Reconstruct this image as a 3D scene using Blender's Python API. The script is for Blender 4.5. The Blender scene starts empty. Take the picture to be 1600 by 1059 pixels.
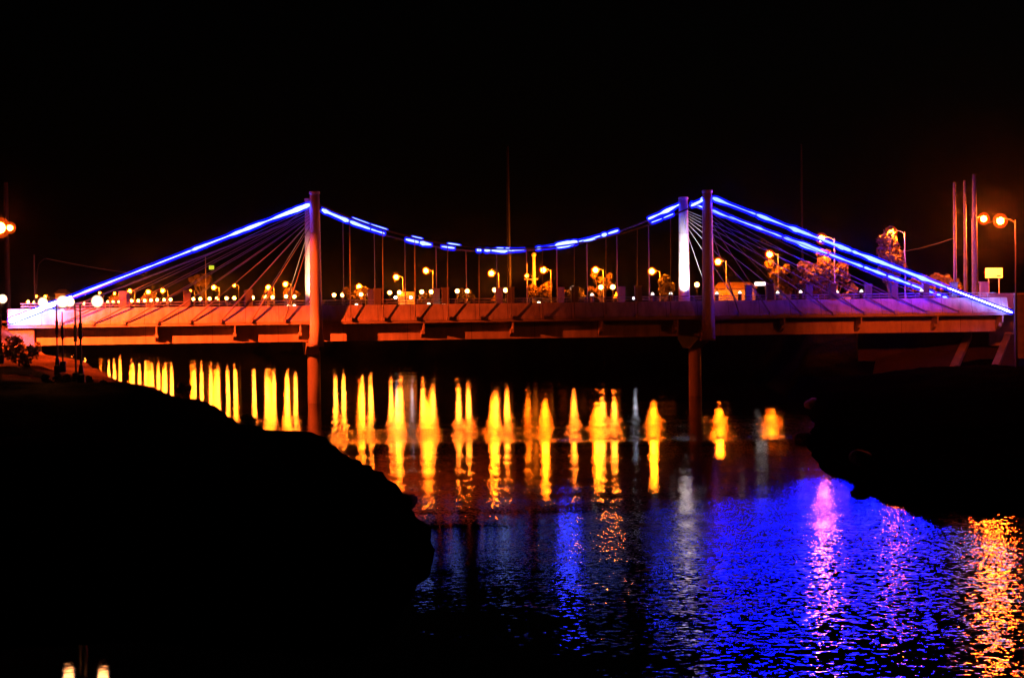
import bpy, math, random
import numpy as np
from mathutils import Vector, Matrix, noise as mnoise

HAZE_D, HAZE_G = 2.5e-5, .9955
C = bpy.context.scene
COL = C.collection
R = math.radians

# ------------------------------------------------------------------ camera
CAM = Vector((0.0, 0.0, 8.3))
FPX, W_, H_ = 3060.0, 1600.0, 1059.0          # focal length in pixels of the photograph
PITCH = -math.atan(51.5 / FPX)                # horizon a little above the middle
ROLL = R(0.70)                                # right side of the picture rides up
fwd = Vector((0, math.cos(PITCH), math.sin(PITCH)))
rgt0 = Vector((1, 0, 0)); up0 = rgt0.cross(fwd)
rgt = rgt0 * math.cos(ROLL) - up0 * math.sin(ROLL)
upv = up0 * math.cos(ROLL) + rgt0 * math.sin(ROLL)
cd = bpy.data.cameras.new("camera")
cam = bpy.data.objects.new("camera", cd); COL.objects.link(cam)
cam.matrix_world = Matrix(((rgt.x, upv.x, -fwd.x, CAM.x), (rgt.y, upv.y, -fwd.y, CAM.y),
                           (rgt.z, upv.z, -fwd.z, CAM.z), (0, 0, 0, 1)))
cd.sensor_width = 36.0; cd.lens = 36.0 * FPX / W_
cd.clip_start = 0.5; cd.clip_end = 12000
C.camera = cam

# ------------------------------------------------------------------ night sky, exposure
w = bpy.data.worlds.new("World"); C.world = w; w.use_nodes = True
wn = w.node_tree.nodes; bg = wn["Background"]
sky = wn.new("ShaderNodeTexSky"); sky.sky_type = 'NISHITA'; sky.sun_disc = False
sky.sun_elevation = R(-4.0); sky.sun_rotation = R(60)
w.node_tree.links.new(sky.outputs[0], bg.inputs[0]); bg.inputs[1].default_value = 0.006
C.view_settings.view_transform = 'Standard'; C.view_settings.look = 'None'
C.view_settings.exposure = 0.0; C.view_settings.gamma = 1.0; C.view_settings.use_curve_mapping = False
C.cycles.use_denoising = True
C.cycles.max_bounces = 6; C.cycles.transparent_max_bounces = 16
C.cycles.sample_clamp_indirect = 6.0
C.cycles.sample_clamp_direct = 150.0
C.cycles.caustics_reflective = False; C.cycles.caustics_refractive = False

# ------------------------------------------------------------------ pixel <-> place
def ray(px, py):
    d = fwd + rgt * ((px - W_ / 2) / FPX) - upv * ((py - H_ / 2) / FPX)
    return d / d.y
def at(px, py, Y):
    return CAM + ray(px, py) * Y
def proj(p):
    d = Vector(p) - CAM
    z = d.dot(fwd)
    return (W_ / 2 + FPX * d.dot(rgt) / z, H_ / 2 - FPX * d.dot(upv) / z)

# bridge frame: u along the bridge, v across it (away from the viewer)
BA = R(8.7)
BL = Vector((math.cos(BA), math.sin(BA), 0)); BT = Vector((-math.sin(BA), math.cos(BA), 0))
BO = Vector((0, 170, 0))
def B(u, v, z): return BO + BL * u + BT * v + Vector((0, 0, z))
def on_plane(px, py, v):
    d = ray(px, py); o = BO + BT * v
    t = (o - CAM).dot(BT) / d.dot(BT)
    p = CAM + d * t
    return (p - BO).dot(BL), p.z
def u_at(px, v, z):
    lo, hi = -90.0, 90.0
    for _ in range(40):
        m = (lo + hi) / 2
        if proj(B(m, v, z))[0] < px: lo = m
        else: hi = m
    return lo

# ------------------------------------------------------------------ mesh helpers
class MB:
    def __init__(s): s.v = []; s.f = []
    def add(s, vs, fs):
        n = len(s.v); s.v += [tuple(p) for p in vs]; s.f += [tuple(i + n for i in f) for f in fs]
    def hexa(s, p):      # 8 corners: bottom 0-3, top 4-7
        s.add(p, [(0, 3, 2, 1), (4, 5, 6, 7), (0, 1, 5, 4), (1, 2, 6, 5), (2, 3, 7, 6), (3, 0, 4, 7)])
    def box(s, c, sx, sy, sz, rz=0.0):
        ca, sa = math.cos(rz), math.sin(rz); P = []
        for z in (-.5, .5):
            for x, y in ((-.5, -.5), (.5, -.5), (.5, .5), (-.5, .5)):
                X, Y = x * sx, y * sy
                P.append((c[0] + X * ca - Y * sa, c[1] + X * sa + Y * ca, c[2] + z * sz))
        s.hexa(P)
    def bbox(s, u0, u1, v0, v1, z0, z1):      # box in the bridge frame
        s.hexa([B(u0, v0, z0), B(u1, v0, z0), B(u1, v1, z0), B(u0, v1, z0),
                B(u0, v0, z1), B(u1, v0, z1), B(u1, v1, z1), B(u0, v1, z1)])
    def bprofile(s, prof, u0, u1, n=1):       # closed profile of (v, z) swept along u
        k = len(prof); vs = []
        for i in range(n + 1):
            u = u0 + (u1 - u0) * i / n
            vs += [B(u, v, z) for v, z in prof]
        fs = []
        for i in range(n):
            for j in range(k):
                a = i * k + j; b = i * k + (j + 1) % k
                fs.append((a, a + k, b + k, b))
        fs.append(tuple(range(k))); fs.append(tuple(range(n * k + k - 1, n * k - 1, -1)))
        s.add(vs, fs)
    def tube(s, pts, rad, n=8, cap=True):
        pts = [Vector(p) for p in pts]; k = len(pts)
        rr = rad if isinstance(rad, (list, tuple)) else [rad] * k
        vs = []
        for i, p in enumerate(pts):
            t = (pts[min(i + 1, k - 1)] - pts[max(i - 1, 0)]).normalized()
            a = Vector((0, 0, 1)) if abs(t.z) < .9 else Vector((1, 0, 0))
            x = t.cross(a).normalized(); y = t.cross(x)
            for j in range(n):
                q = 2 * math.pi * j / n
                vs.append(p + (x * math.cos(q) + y * math.sin(q)) * rr[i])
        fs = [(i * n + j, i * n + (j + 1) % n, (i + 1) * n + (j + 1) % n, (i + 1) * n + j)
              for i in range(k - 1) for j in range(n)]
        if cap:
            fs.append(tuple(range(n))[::-1]); fs.append(tuple(range((k - 1) * n, k * n)))
        s.add(vs, fs)
    def lathe(s, prof, n=12, c=(0, 0, 0)):
        k = len(prof)
        vs = [(c[0] + r * math.cos(2 * math.pi * j / n), c[1] + r * math.sin(2 * math.pi * j / n), c[2] + z)
              for r, z in prof for j in range(n)]
        fs = [(i * n + j, i * n + (j + 1) % n, (i + 1) * n + (j + 1) % n, (i + 1) * n + j)
              for i in range(k - 1) for j in range(n)]
        fs.append(tuple(range(n))[::-1]); fs.append(tuple(range((k - 1) * n, k * n)))
        s.add(vs, fs)
    def ball(s, c, r, sx=1, sy=1, sz=1, n=12, m=8):
        pr = [(r * math.sin(math.pi * i / m) + 1e-4, -r * math.cos(math.pi * i / m)) for i in range(m + 1)]
        k = len(s.v); s.lathe(pr, n)
        for i in range(k, len(s.v)):
            x, y, z = s.v[i]; s.v[i] = (c[0] + x * sx, c[1] + y * sy, c[2] + z * sz)
    def obj(s, name, mat, parent=None, smooth=False):
        me = bpy.data.meshes.new(name); me.from_pydata(s.v, [], s.f); me.update()
        if smooth: me.polygons.foreach_set('use_smooth', [True] * len(me.polygons))
        me.materials.append(mat)
        o = bpy.data.objects.new(name, me); COL.objects.link(o)
        if parent:
            o.parent = parent
        return o

def tag(o, label=None, cat=None, group=None, kind=None):
    if label: o['label'] = label
    if cat: o['category'] = cat
    if group: o['group'] = group
    if kind: o['kind'] = kind
    return o
def empty(name, loc, label, cat, group=None):
    o = bpy.data.objects.new(name, None); COL.objects.link(o); o.location = loc
    o.empty_display_size = .3
    return tag(o, label, cat, group)
def copy_tree(o, parent=None):
    c = o.copy(); COL.objects.link(c)
    if parent: c.parent = parent
    for ch in o.children: copy_tree(ch, c)
    return c

# ------------------------------------------------------------------ materials
def mat(name, col, rough=.7, metal=0.0, var=.25, scale=1.2, bump=.0, streak=False):
    m = bpy.data.materials.new(name); m.use_nodes = True
    nt = m.node_tree; N = nt.nodes; L = nt.links; p = N["Principled BSDF"]
    tc = N.new("ShaderNodeTexCoord"); mp = N.new("ShaderNodeMapping")
    L.new(tc.outputs["Object"], mp.inputs[0])
    if streak: mp.inputs["Scale"].default_value = (1.0, 1.0, .22)
    n1 = N.new("ShaderNodeTexNoise"); n1.inputs["Scale"].default_value = scale; n1.inputs["Detail"].default_value = 7
    n1.inputs["Roughness"].default_value = .65
    L.new(mp.outputs[0], n1.inputs["Vector"])
    cr = N.new("ShaderNodeValToRGB")
    cr.color_ramp.elements[0].position = .3; cr.color_ramp.elements[1].position = .72
    cr.color_ramp.elements[0].color = tuple(c * (1 - var) for c in col) + (1,)
    cr.color_ramp.elements[1].color = tuple(min(1, c * (1 + var)) for c in col) + (1,)
    L.new(n1.outputs["Fac"], cr.inputs[0]); L.new(cr.outputs[0], p.inputs["Base Color"])
    p.inputs["Roughness"].default_value = rough; p.inputs["Metallic"].default_value = metal
    if bump:
        n2 = N.new("ShaderNodeTexNoise"); n2.inputs["Scale"].default_value = scale * 9; n2.inputs["Detail"].default_value = 5
        L.new(tc.outputs["Object"], n2.inputs["Vector"])
        b = N.new("ShaderNodeBump"); b.inputs["Distance"].default_value = bump
        L.new(n2.outputs["Fac"], b.inputs["Height"]); L.new(b.outputs[0], p.inputs["Normal"])
    return m
def emit(name, col, strength):
    m = bpy.data.materials.new(name); m.use_nodes = True
    N = m.node_tree.nodes; N.remove(N["Principled BSDF"])
    e = N.new("ShaderNodeEmission"); e.inputs[0].default_value = tuple(col) + (1,); e.inputs[1].default_value = strength
    m.node_tree.links.new(e.outputs[0], N["Material Output"].inputs[0])
    return m
def glow_shell(name, col, strength, fac):      # see-through glowing shell that imitates bloom around a light
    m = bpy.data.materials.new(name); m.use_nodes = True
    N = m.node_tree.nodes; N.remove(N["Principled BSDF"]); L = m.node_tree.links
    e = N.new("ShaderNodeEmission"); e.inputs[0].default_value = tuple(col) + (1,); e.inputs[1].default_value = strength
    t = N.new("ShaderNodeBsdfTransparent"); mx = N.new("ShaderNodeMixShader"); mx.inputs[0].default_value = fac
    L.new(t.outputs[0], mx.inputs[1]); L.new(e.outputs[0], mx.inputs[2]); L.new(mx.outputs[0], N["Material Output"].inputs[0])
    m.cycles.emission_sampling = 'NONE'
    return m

M_conc = mat('painted_concrete', (.36, .34, .32), .8, var=.3, scale=.9, bump=.01, streak=True)
M_conc_dark = mat('weathered_concrete', (.22, .21, .19), .85, var=.4, scale=.7, bump=.02, streak=True)
def joints(m, pitch, wdt):
    nt = m.node_tree; N = nt.nodes; L = nt.links; p = N["Principled BSDF"]; src = p.inputs["Base Color"].links[0].from_socket
    g = N.new("ShaderNodeNewGeometry"); d = N.new("ShaderNodeVectorMath"); d.operation = 'DOT_PRODUCT'; d.inputs[1].default_value = tuple(BL)
    L.new(g.outputs["Position"], d.inputs[0])
    a = N.new("ShaderNodeMath"); a.operation = 'PINGPONG'; a.inputs[1].default_value = pitch / 2; L.new(d.outputs["Value"], a.inputs[0])
    b = N.new("ShaderNodeMath"); b.operation = 'LESS_THAN'; b.inputs[1].default_value = wdt; L.new(a.outputs[0], b.inputs[0])
    x = N.new("ShaderNodeMix"); x.data_type = 'RGBA'; L.new(b.outputs[0], x.inputs[0]); L.new(src, x.inputs[6]); x.inputs[7].default_value = (.1, .09, .08, 1)
    L.new(x.outputs[2], p.inputs["Base Color"])
M_para = mat('parapet_concrete', (.42, .4, .38), .8, var=.42, scale=1.6, bump=.015, streak=True); joints(M_para, 2.82, .02)
M_pylon = mat('pylon_paint', (.5, .48, .46), .6, var=.12, scale=1.5, streak=True)
M_steel = mat('grey_steel', (.3, .3, .3), .45, .4, var=.2, scale=3)
M_girder = mat('girder_paint', (.4, .37, .33), .6, var=.35, scale=1.4, bump=.004, streak=True); joints(M_girder, 5.6, .02)
M_cable = mat('cable_sheath', (.16, .155, .15), .5, var=.1, scale=4)
M_asph = mat('asphalt', (.05, .05, .05), .9, var=.2, scale=3, bump=.01)
M_dark = mat('dark_paint', (.02, .02, .022), .5, var=.2, scale=4)
M_bark = mat('bark', (.1, .07, .05), .9, var=.4, scale=5, bump=.02)
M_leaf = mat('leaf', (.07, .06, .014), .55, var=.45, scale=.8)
M_leaf_lit = mat('lit_leaf', (.12, .075, .012), .55, var=.45, scale=.8)  # leaf copy for lamp-lit trees, orange light put into the colour
M_wall = mat('plaster_wall', (.42, .38, .3), .85, var=.2, scale=.8, bump=.01)
M_roof = mat('tin_roof', (.25, .16, .12), .6, var=.3, scale=2)
M_glass = mat('dark_window', (.02, .02, .025), .1, var=.1)
M_sign = mat('sign_board', (.8, .76, .55), .5, var=.05, scale=4)
M_yellow = mat('yellow_tarp', (.75, .5, .06), .6, var=.15, scale=3)
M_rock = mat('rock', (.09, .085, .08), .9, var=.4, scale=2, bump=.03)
SOD = (1.0, .062, .006)
SODF = (1.0, .145, .003)
GLB = (1.0, .165, .008)
M_sod_key = emit('sodium_bulb_strong', SOD, 900)
M_sod_right = emit('sodium_bulb_medium', (1.0, .09, .006), 1300)
M_sod_end = emit('sodium_bulb_end', (1.0, .095, .006), 40000)
M_sod_tree = emit('sodium_bulb_tree', SODF, 4200)
M_sod = emit('sodium_bulb', SODF, 2800)
M_sod_small = emit('sodium_bulb_small', SODF, 900)
M_globe = emit('globe_bulb', GLB, 1200)
M_globe_near = emit('park_globe', (1.0, .30, .07), 42)
M_cool = emit('cool_white_lamp', (.85, .85, 1.0), 14)
M_kerb = emit('kerb_light', (1.0, .72, .4), 9)
M_boll = emit('bollard_head', (1.0, .86, .8), 2.2)
M_sod_halo = glow_shell('sodium_halo', (1.0, .085, .003), .9, .3)  # orange bloom around street lamp bulbs, added as a shell
M_globe_halo = glow_shell('pink_halo', (1.0, .62, .5), 1.2, .5)  # pinkish glow around the globes, an added shell
M_led = emit('led_core', (.03, .042, 1.0), 50)
M_led_right = emit('led_core_bright', (.0035, .0058, 1.0), 230)
M_led_low = emit('led_core_low', (.005, .008, 1.0), 200)
M_led_dim = emit('led_core_dim', (.42, .6, 1.0), 3)
M_led_end = emit('led_core_end', (.2, .23, 1.0), 120)
M_led_halo = glow_shell('led_halo', (.002, .006, 1.0), 2.2, .36)  # deep blue bloom around the tubes, not a real sleeve
M_lightbox = emit('lightbox', (1.0, .8, .75), 3.0)
M_winlit = emit('lit_window', (1.0, .35, .06), 1.3)
M_green = emit('green_sign', (.55, .6, .03), 1.2)

def ground_mat():
    m = bpy.data.materials.new('soil_grass_lit_slope'); m.use_nodes = True
    nt = m.node_tree; N = nt.nodes; L = nt.links; p = N["Principled BSDF"]
    tc = N.new("ShaderNodeTexCoord")
    n1 = N.new("ShaderNodeTexNoise"); n1.inputs["Scale"].default_value = .35; n1.inputs["Detail"].default_value = 9
    L.new(tc.outputs["Object"], n1.inputs["Vector"])
    cr = N.new("ShaderNodeValToRGB"); e = cr.color_ramp.elements
    e[0].position = .38; e[0].color = (.0016, .0014, .001, 1); e[1].position = .7; e[1].color = (.005, .0043, .003, 1)
    L.new(n1.outputs["Fac"], cr.inputs[0])
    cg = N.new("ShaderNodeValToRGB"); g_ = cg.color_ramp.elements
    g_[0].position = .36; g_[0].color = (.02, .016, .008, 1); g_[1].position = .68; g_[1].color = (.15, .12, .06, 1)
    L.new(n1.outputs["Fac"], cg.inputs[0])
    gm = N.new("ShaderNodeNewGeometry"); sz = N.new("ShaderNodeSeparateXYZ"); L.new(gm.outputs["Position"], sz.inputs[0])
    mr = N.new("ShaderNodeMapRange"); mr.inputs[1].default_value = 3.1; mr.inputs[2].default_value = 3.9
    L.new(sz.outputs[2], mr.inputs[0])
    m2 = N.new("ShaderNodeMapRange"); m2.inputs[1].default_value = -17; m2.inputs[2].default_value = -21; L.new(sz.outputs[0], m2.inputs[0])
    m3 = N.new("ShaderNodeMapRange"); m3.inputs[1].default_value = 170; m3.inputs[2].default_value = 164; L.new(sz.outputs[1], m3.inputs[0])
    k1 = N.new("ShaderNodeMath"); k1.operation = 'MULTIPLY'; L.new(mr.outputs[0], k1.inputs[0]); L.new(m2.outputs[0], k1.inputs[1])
    k2 = N.new("ShaderNodeMath"); k2.operation = 'MULTIPLY'; L.new(k1.outputs[0], k2.inputs[0]); L.new(m3.outputs[0], k2.inputs[1])  # pale only on the lit left slope; elsewhere darkness put into the colour
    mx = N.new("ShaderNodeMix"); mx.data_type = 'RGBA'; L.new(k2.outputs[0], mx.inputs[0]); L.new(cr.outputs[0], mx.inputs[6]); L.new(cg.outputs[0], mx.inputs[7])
    L.new(mx.outputs[2], p.inputs["Base Color"])
    p.inputs["Roughness"].default_value = .95; p.inputs["Specular IOR Level"].default_value = 0.0
    n2 = N.new("ShaderNodeTexNoise"); n2.inputs["Scale"].default_value = 4; n2.inputs["Detail"].default_value = 8
    L.new(tc.outputs["Object"], n2.inputs["Vector"])
    b = N.new("ShaderNodeBump"); b.inputs["Distance"].default_value = .12
    L.new(n2.outputs["Fac"], b.inputs["Height"]); L.new(b.outputs[0], p.inputs["Normal"])
    return m
M_ground = ground_mat()

def water_mat():
    m = bpy.data.materials.new('river_water'); m.use_nodes = True
    nt = m.node_tree; N = nt.nodes; L = nt.links; p = N["Principled BSDF"]
    p.inputs["Base Color"].default_value = (.0015, .0015, .002, 1)
    p.inputs["IOR"].default_value = 1.33
    def math_(op, a, b=None, clamp=False):
        n = N.new("ShaderNodeMath"); n.operation = op; n.use_clamp = clamp
        for i, x in enumerate((a, b)):
            if x is None: continue
            if isinstance(x, (int, float)): n.inputs[i].default_value = x
            else: L.new(x, n.inputs[i])
        return n.outputs[0]
    geo = N.new("ShaderNodeNewGeometry"); sx = N.new("ShaderNodeSeparateXYZ"); L.new(geo.outputs["Position"], sx.inputs[0])
    # gust fronts: borders wander with a broad noise
    nb = N.new("ShaderNodeTexNoise"); nb.inputs["Scale"].default_value = .045; nb.inputs["Detail"].default_value = 5
    L.new(geo.outputs["Position"], nb.inputs["Vector"])
    wob = math_('MULTIPLY', math_('SUBTRACT', nb.outputs["Fac"], .5), 16.0)
    nb2 = N.new("ShaderNodeTexNoise"); nb2.inputs["Scale"].default_value = .22; nb2.inputs["Detail"].default_value = 6
    L.new(geo.outputs["Position"], nb2.inputs["Vector"])
    wob2 = math_('MULTIPLY', math_('SUBTRACT', nb2.outputs["Fac"], .5), 14.0)
    skew = N.new("ShaderNodeMapRange"); skew.inputs[1].default_value = 1; skew.inputs[2].default_value = 16; skew.inputs[3].default_value = 0; skew.inputs[4].default_value = 17
    L.new(sx.outputs[0], skew.inputs[0])
    Yw = math_('SUBTRACT', math_('ADD', sx.outputs[1], math_('ADD', math_('MULTIPLY', wob, 1.2), wob2)), skew.outputs[0])
    Yb = math_('ADD', sx.outputs[1], math_('MULTIPLY', wob, .18))     # the sharp front of the ruffled band
    rp = N.new("ShaderNodeValToRGB"); rp.color_ramp.interpolation = 'LINEAR'
    def stop(pos, val):
        el = rp.color_ramp.elements.new(pos); el.color = (val, val, val, 1)
    el = rp.color_ramp.elements
    el[0].position = 0; el[0].color = (.32, .32, .32, 1)
    el[1].position = 1; el[1].color = (.085, .085, .085, 1)
    # position = Y/400 ; value = slope scale
    for y, v in ((46, .34), (60, .42), (66, .38), (76, .16), (84, .135), (100, .12), (118.4, .10), (119.2, .34), (132, .34), (150, .14), (172, .09)):
        stop(y / 400, v)
    mixY = N.new("ShaderNodeMix"); mixY.data_type = 'FLOAT'
    isb = math_('MULTIPLY', math_('GREATER_THAN', sx.outputs[1], 105.0), 1.0)
    L.new(isb, mixY.inputs[0]); L.new(Yw, mixY.inputs[2]); L.new(Yb, mixY.inputs[3])
    L.new(math_('DIVIDE', mixY.outputs[0], 400.0), rp.inputs[0])
    shm = N.new("ShaderNodeMapRange"); shm.inputs[1].default_value = -7.5; shm.inputs[2].default_value = -2.0; shm.inputs[3].default_value = .1; shm.inputs[4].default_value = 1.0
    L.new(sx.outputs[0], shm.inputs[0])
    near = N.new("ShaderNodeMapRange"); near.inputs[1].default_value = 52; near.inputs[2].default_value = 60; L.new(sx.outputs[1], near.inputs[0])
    shelter = math_('MAXIMUM', shm.outputs[0], near.outputs[0])
    lee = N.new("ShaderNodeMapRange"); lee.inputs[1].default_value = -1.0; lee.inputs[2].default_value = 5.0; lee.inputs[3].default_value = .28; lee.inputs[4].default_value = 1.0
    L.new(sx.outputs[0], lee.inputs[0])
    offs = N.new("ShaderNodeMapRange"); offs.inputs[1].default_value = 70; offs.inputs[2].default_value = 84; L.new(sx.outputs[1], offs.inputs[0])
    mg = N.new("ShaderNodeMapping"); mg.inputs["Scale"].default_value = (.035, .32, 1); L.new(geo.outputs["Position"], mg.inputs[0])
    ng = N.new("ShaderNodeTexNoise"); ng.inputs["Scale"].default_value = 1.0; ng.inputs["Detail"].default_value = 4; L.new(mg.outputs[0], ng.inputs["Vector"])
    gust = N.new("ShaderNodeMapRange"); gust.inputs[1].default_value = .32; gust.inputs[2].default_value = .68; gust.inputs[3].default_value = .5; gust.inputs[4].default_value = 1.5
    L.new(ng.outputs["Fac"], gust.inputs[0])
    shelter = math_('MULTIPLY', math_('MULTIPLY', shelter, gust.outputs[0]), math_('MAXIMUM', lee.outputs[0], offs.outputs[0]))
    amp = math_('MULTIPLY', rp.outputs[0], shelter)
    mp = N.new("ShaderNodeMapping"); mp.inputs["Scale"].default_value = (.8, 1.0, 1); L.new(geo.outputs["Position"], mp.inputs[0])
    n1 = N.new("ShaderNodeTexNoise"); n1.inputs["Scale"].default_value = 5.5; n1.inputs["Detail"].default_value = 3; n1.inputs["Roughness"].default_value = .5
    L.new(mp.outputs[0], n1.inputs["Vector"])
    n2 = N.new("ShaderNodeTexNoise"); n2.inputs["Scale"].default_value = .5; n2.inputs["Detail"].default_value = 3
    L.new(mp.outputs[0], n2.inputs["Vector"])
    def slope(n):
        v = N.new("ShaderNodeVectorMath"); v.operation = 'SUBTRACT'; v.inputs[1].default_value = (.5, .5, .5)
        L.new(n.outputs["Color"], v.inputs[0]); return v.outputs[0]
    n3 = N.new("ShaderNodeTexNoise"); n3.inputs["Scale"].default_value = 11.0; n3.inputs["Detail"].default_value = 2; n3.inputs["Roughness"].default_value = .6
    L.new(geo.outputs["Position"], n3.inputs["Vector"])
    mrn = N.new("ShaderNodeMapRange"); mrn.inputs[1].default_value = 50; mrn.inputs[2].default_value = 70; L.new(Yw, mrn.inputs[0])
    mxn = N.new("ShaderNodeMix"); mxn.data_type = 'VECTOR'; L.new(mrn.outputs[0], mxn.inputs[0]); L.new(slope(n1), mxn.inputs[4]); L.new(slope(n3), mxn.inputs[5])
    a1 = N.new("ShaderNodeVectorMath"); a1.operation = 'SCALE'; L.new(mxn.outputs[1], a1.inputs[0]); L.new(amp, a1.inputs["Scale"])
    a2 = N.new("ShaderNodeVectorMath"); a2.operation = 'SCALE'; L.new(slope(n2), a2.inputs[0])
    L.new(math_('MULTIPLY', amp, .1), a2.inputs["Scale"])
    ad = N.new("ShaderNodeVectorMath"); L.new(a1.outputs[0], ad.inputs[0]); L.new(a2.outputs[0], ad.inputs[1])
    fl = N.new("ShaderNodeVectorMath"); fl.operation = 'MULTIPLY'; fl.inputs[1].default_value = (1, 1, 0); L.new(ad.outputs[0], fl.inputs[0])
    up = N.new("ShaderNodeVectorMath"); up.inputs[1].default_value = (0, 0, 1); L.new(fl.outputs[0], up.inputs[0])
    nm = N.new("ShaderNodeVectorMath"); nm.operation = 'NORMALIZE'; L.new(up.outputs[0], nm.inputs[0])
    gl = N.new("ShaderNodeBsdfGlossy"); gl.distribution = 'BECKMANN'; gl.inputs["Roughness"].default_value = .05
    gl.inputs["Color"].default_value = (1, 1, 1, 1); L.new(nm.outputs[0], gl.inputs["Normal"])
    df = N.new("ShaderNodeBsdfDiffuse"); df.inputs[0].default_value = (.001, .001, .0015, 1)
    fr = N.new("ShaderNodeFresnel"); fr.inputs["IOR"].default_value = 1.33; L.new(nm.outputs[0], fr.inputs["Normal"])
    ms = N.new("ShaderNodeMixShader"); L.new(fr.outputs[0], ms.inputs[0]); L.new(df.outputs[0], ms.inputs[1]); L.new(gl.outputs[0], ms.inputs[2])
    L.new(ms.outputs[0], N["Material Output"].inputs[0]); N.remove(p)
    return m
M_water = water_mat()

# ------------------------------------------------------------------ ground, water
RIVER = [(-900, -60), (-900, 46), (-120, 48), (-60, 49), (-20, 49.5), (-8, 51.5), (-4.1, 53.8), (-3.2, 56), (-2.7, 60), (-2.75, 67),
         (-3.3, 74), (-5.0, 82), (-7.0, 90), (-8.6, 95), (-12, 101), (-17, 116), (-22.5, 129), (-31, 150), (-37, 163), (-41, 176),
         (-60, 250), (-92, 380), (-150, 480), (-240, 620), (-600, 1150), (-560, 1230), (-230, 675), (-126, 515), (-88, 455),
         (-49, 393), (-18, 335), (0, 300), (12, 280), (20, 262), (25, 235), (26, 205), (24.8, 178), (22, 146), (20.4, 132), (17.4, 117), (15.3, 97),
         (15.7, 86), (17.5, 81), (20.5, 79), (40, 76), (90, 66), (300, 30), (300, -60)]
CTRL = [(-33.6, 150, 4.2), (-24.7, 128, 3.5), (-18.4, 115, 3.0), (-13.1, 100, 2.3), (-9.9, 95, 2.2), (-6.4, 82, 1.95), (-4.5, 73, 1.95),
        (-3.0, 62, 1.9), (-2.8, 56, 1.9), (-20, 91, 5.0), (-26, 91, 5.2), (30, 192, 5.5), (37, 188, 6.5), (-36, 100, 5.2), (-20, 75, 3.4), (-12, 70, 2.3), (-20, 55, .6), (-12, 54.5, .45), (-9, 56, .9), (-30, 55, .6), (-15, 62, 1.7), (-30, 64, 2.0), (-45, 60, 1.5),
        (-60, 85, 4.6), (-60, 120, 5.6), (-42, 140, 6.0), (-50, 150, 6.9), (-45, 166, 7.2), (-39, 158, 5.4), (-80, 150, 7.4), (-48, 185, 7.3), (-70, 240, 7.3),
        (-120, 380, 7.4), (-100, 100, 6), (-200, 200, 7.4), (-26, 104, 4.3), (-33, 122, 5.0),
        (22, 146, 1.6), (19, 116, 1.3), (18, 95, 1.0), (20, 84, 1.0), (40, 82, 2.0), (40, 120, 3.0), (36, 150, 3.2), (34, 172, .8), (41, 172, 1.2), (37, 178, 1.2), (43, 178, 1.6), (40, 184, 2.2), (45, 186, 3.0), (48, 172, 1.6), (52, 172, 2.2), (58, 180, 7.0), (70, 172, 7.4), (47, 194, 7.2),
        (80, 120, 6), (36, 195, 5.0), (40, 215, 7.0), (37, 240, 7.2), (26, 270, 7.2), (10, 310, 7.2), (-12, 360, 7.2), (-44, 420, 7.2), (-84, 482, 7.2),
        (-122, 545, 7.2), (100, 200, 7.4), (60, 300, 7.4), (0, 450, 7.4), (-100, 700, 7.5), (200, 400, 7.5), (400, 900, 8), (-400, 1500, 8), (-500, 400, 7.5)]
RV = np.array(RIVER, float); CT = np.array(CTRL, float)
def land_height(x, y):
    x = np.asarray(x, float); y = np.asarray(y, float); sh = x.shape; x = x.ravel(); y = y.ravel()
    d2 = np.full(x.shape, 1e18); inside = np.zeros(x.shape, bool); n = len(RV)
    for i in range(n):
        ax, ay = RV[i]; bx, by = RV[(i + 1) % n]
        ex, ey = bx - ax, by - ay
        t = np.clip(((x - ax) * ex + (y - ay) * ey) / (ex * ex + ey * ey), 0, 1)
        d2 = np.minimum(d2, (x - ax - t * ex) ** 2 + (y - ay - t * ey) ** 2)
        c = ((ay > y) != (by > y))
        with np.errstate(divide='ignore', invalid='ignore'):
            xi = ax + (y - ay) * (ex / (ey if ey != 0 else 1e-9))
        inside ^= c & (x < xi)
    sd = np.sqrt(d2); sd = np.where(inside, -sd, sd)
    num = np.zeros(x.shape); den = np.zeros(x.shape)
    for cx, cy, cz in CT:
        q = 1.0 / (((x - cx) ** 2 + (y - cy) ** 2) + 4.0) ** 1.6
        num += q * cz; den += q
    Hh = num / den
    wid = np.clip(Hh * .75, 1.2, 5.0)
    t = np.clip(sd / wid, 0, 1); t = t * t * (3 - 2 * t)
    h = np.where(sd > 0, Hh * t, np.maximum(-1.6, sd * .5))
    return h.reshape(sh), sd.reshape(sh)
def gz(x, y):
    return float(land_height(np.array([x]), np.array([y]))[0][0])

def spaced(lo, hi, step, out_lo, out_hi):
    mid = list(np.arange(lo, hi + 1e-6, step)); a = []; s = step; x = lo
    while x > out_lo: s *= 1.25; x -= s; a.append(x)
    b = []; s = step; x = mid[-1]
    while x < out_hi: s *= 1.25; x += s; b.append(x)
    return np.array(a[::-1] + mid + b)
xs = spaced(-52, 52, .7, -5000, 5000); ys = spaced(40, 235, .75, -300, 6000)
X, Y = np.meshgrid(xs, ys); Z, SD = land_height(X, Y)
rng = np.random.RandomState(4)
nz = np.array([mnoise.fractal(Vector((x * .35, y * .35, 0)), 1.0, 2.0, 5) if (abs(x) < 140 and y < 300) else 0.0
               for x, y in zip(X.ravel(), Y.ravel())]).reshape(X.shape)
Z = Z + nz * .22 * np.clip(SD / 1.5, 0, 1)
nx, ny = len(xs), len(ys)
gme = bpy.data.meshes.new('ground')
idx = np.arange(nx * ny).reshape(ny, nx)
F = np.stack([idx[:-1, :-1], idx[:-1, 1:], idx[1:, 1:], idx[1:, :-1]], -1).reshape(-1, 4)
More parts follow.
